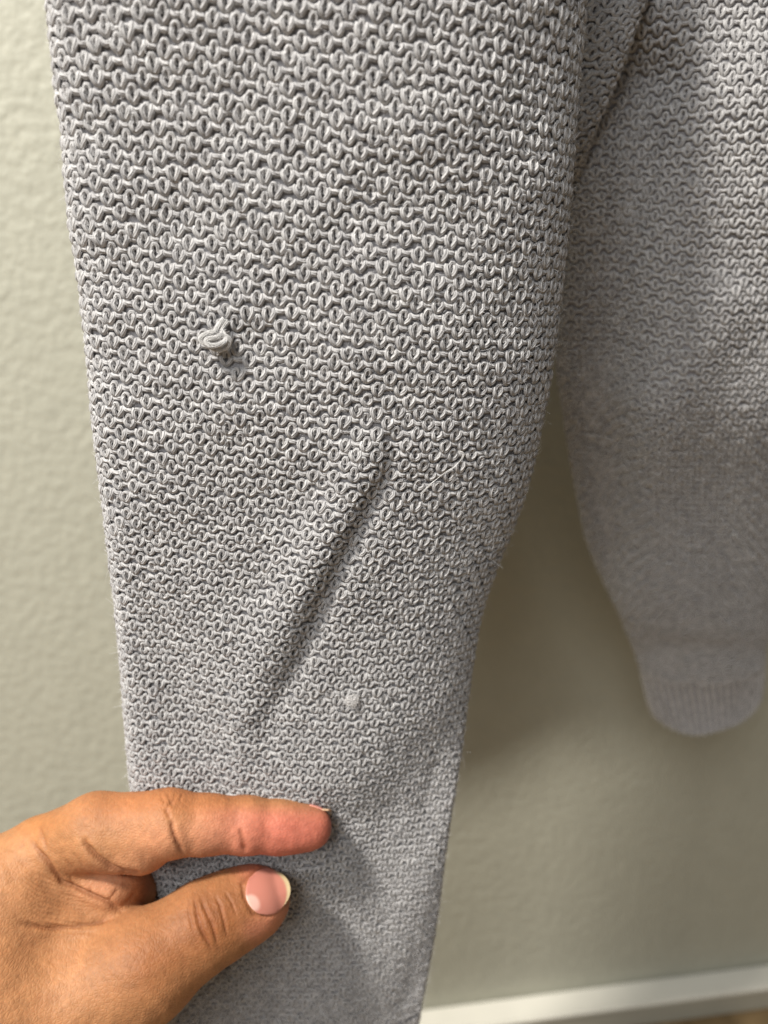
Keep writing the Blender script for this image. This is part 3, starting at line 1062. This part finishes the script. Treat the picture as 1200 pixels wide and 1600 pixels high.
def thumb_nail():
    """a curved plate lying on the end of the thumb; a = base to tip, b = across"""
    na, nb = 40, 36
    a = np.linspace(0, 1, na)[:, None]
    b = np.linspace(-1, 1, nb)[None, :]
    base, tip = np.array([385.0, 1404.0]), np.array([453.0, 1383.0])
    e1 = tip - base
    e2 = np.array([0.26, 0.965])
    half = np.interp(a, [0, 0.12, 0.4, 0.7, 0.9, 1.0], [25, 29, 34.5, 37, 35, 31])
    start = 0.14 * b ** 2 * 0.9
    end = 1.0 - 0.22 * b ** 2 - 0.12 * b ** 4
    aa = start + (end - start) * a
    px = base[0] + e1[0] * aa + e2[0] * half * b
    py = base[1] + e1[1] * aa + e2[1] * half * b
    # plate depth: a smooth arch across, fitted on the thumb
    ax0, ax1 = h3(386, 1404, 198.5), h3(453, 1383, 200.5)
    crest = 199.0 + 3.2 * aa ** 2 + 0.6 * aa
    dep = crest + 3.6 * (1 - np.sqrt(np.clip(1 - (0.86 * b) ** 2, 0, 1))) * 1.9
    # rest the plate on the flesh
    for _ in range(8):
        P2 = np.stack([(px - 600) / FPX * dep, (py - 800) / FPX * dep, dep + 0 * px], axis=-1)
        d = hand_sdf(P2.reshape(-1, 3)).reshape(na, nb)
        dep = dep + np.where(aa < 0.72, np.clip(d - 0.26, -3, 3), 0) * 0.8
    P2 = np.stack([(px - 600) / FPX * dep, (py - 800) / FPX * dep, dep + 0 * px], axis=-1)
    # carry the curvature of the fitted part on over the free edge
    for j in range(nb):
        col = aa[:, j]
        ok = col < 0.70
        k = np.polyfit(col[ok][-14:], P2[ok, j, 2][-14:], 1)
        lastz = P2[ok, j, 2][-1]
        P2[~ok, j, 2] = lastz + np.clip(k[0], 0.5, 7) * (col[~ok] - col[ok][-1])
    ker = np.hanning(9) / np.hanning(9).sum()
    z = P2[..., 2]
    z = np.stack([np.convolve(np.pad(r, 4, 'edge'), ker, 'valid') for r in z])
    z = np.stack([np.convolve(np.pad(r, 4, 'edge'), ker, 'valid') for r in z.T]).T
    P = np.stack([(px - 600) / FPX * z, (py - 800) / FPX * z, z], axis=-1)
    low = P + np.array([0, 0, 0.5])
    V = np.concatenate([P.reshape(-1, 3), low.reshape(-1, 3)])
    i = np.arange(na - 1)[:, None] * nb + np.arange(nb - 1)[None, :]
    top = np.stack([i, i + 1, i + nb + 1, i + nb], axis=-1).reshape(-1, 4)
    n0 = na * nb
    q = [top, top[:, ::-1] + n0]
    ring = np.concatenate([np.arange(nb), np.arange(1, na) * nb + nb - 1, (na - 1) * nb + np.arange(nb - 2, -1, -1), np.arange(na - 2, 0, -1) * nb])
    r2 = np.roll(ring, -1)
    q.append(np.stack([ring, ring + n0, r2 + n0, r2], axis=1))
    free = 0.89 - 0.20 * b ** 2 - 0.08 * b ** 4 + 0.0 * a
    w = np.clip((aa - free) / 0.035, 0, 1)[..., None]
    lun = np.clip(1 - np.hypot((aa - 0.05) / 0.24, (b - 0.35) / 0.6), 0, 1)[..., None]
    c = lin(194, 126, 110) * (1 - w) + lin(202, 180, 140) * w
    c = c + (lin(236, 200, 186) - c) * np.clip(lun * 2.0, 0, 0.6)
    me = raw_mesh('thumb_nail', to_place(V), np.concatenate(q))
    tone_layer(me, np.concatenate([c.reshape(-1, 3)] * 2))
    obj('thumb_nail', me, NAIL, hand, label='pink thumbnail with a pale yellowish free edge')


def finger_nail():
    na, nb = 24, 16
    a = np.linspace(0, 1, na)[:, None]
    b = np.linspace(-1, 1, nb)[None, :]
    px = 484 + 34 * a - 5 * b ** 2 * a
    z0 = 212.0 + 1.0 * a + 3.2 * b
    y0 = np.full(px.shape, 1262.0)
    P = np.stack([(px - 600) / FPX * z0, (y0 - 800) / FPX * z0, z0 + 0 * px], axis=-1).reshape(-1, 3)
    for _ in range(5):
        d = hand_sdf(P)
        P = P + np.array([0, 1.0, 0]) * np.where(np.repeat(a.ravel(), nb) < 0.7, np.clip(d - 0.15, -4, 4), 0)[:, None] * 0.8
    G = P.reshape(na, nb, 3)
    k = int(na * 0.7)
    for i in range(k, na):
        G[i, :, 1] = G[k - 1, :, 1] + (i - k + 1) * 0.03
    low = G + np.array([0, 0.4, 0])
    V = np.concatenate([G.reshape(-1, 3), low.reshape(-1, 3)])
    i = np.arange(na - 1)[:, None] * nb + np.arange(nb - 1)[None, :]
    top = np.stack([i, i + nb, i + nb + 1, i + 1], axis=-1).reshape(-1, 4)
    n0 = na * nb
    ring = np.concatenate([np.arange(nb), np.arange(1, na) * nb + nb - 1, (na - 1) * nb + np.arange(nb - 2, -1, -1), np.arange(na - 2, 0, -1) * nb])
    r2 = np.roll(ring, -1)
    q = np.concatenate([top, top[:, ::-1] + n0, np.stack([ring, r2, r2 + n0, ring + n0], axis=1)])
    w = np.clip((a - 0.62) / 0.08, 0, 1) * np.ones((1, nb))
    c = lin(220, 150, 136) * (1 - w[..., None]) + lin(214, 178, 146) * w[..., None]
    me = raw_mesh('finger_nail', to_place(V), q)
    tone_layer(me, np.concatenate([c.reshape(-1, 3)] * 2))
    obj('finger_nail', me, NAIL, hand, label='edge of the forefinger nail')


thumb_nail()
finger_nail()
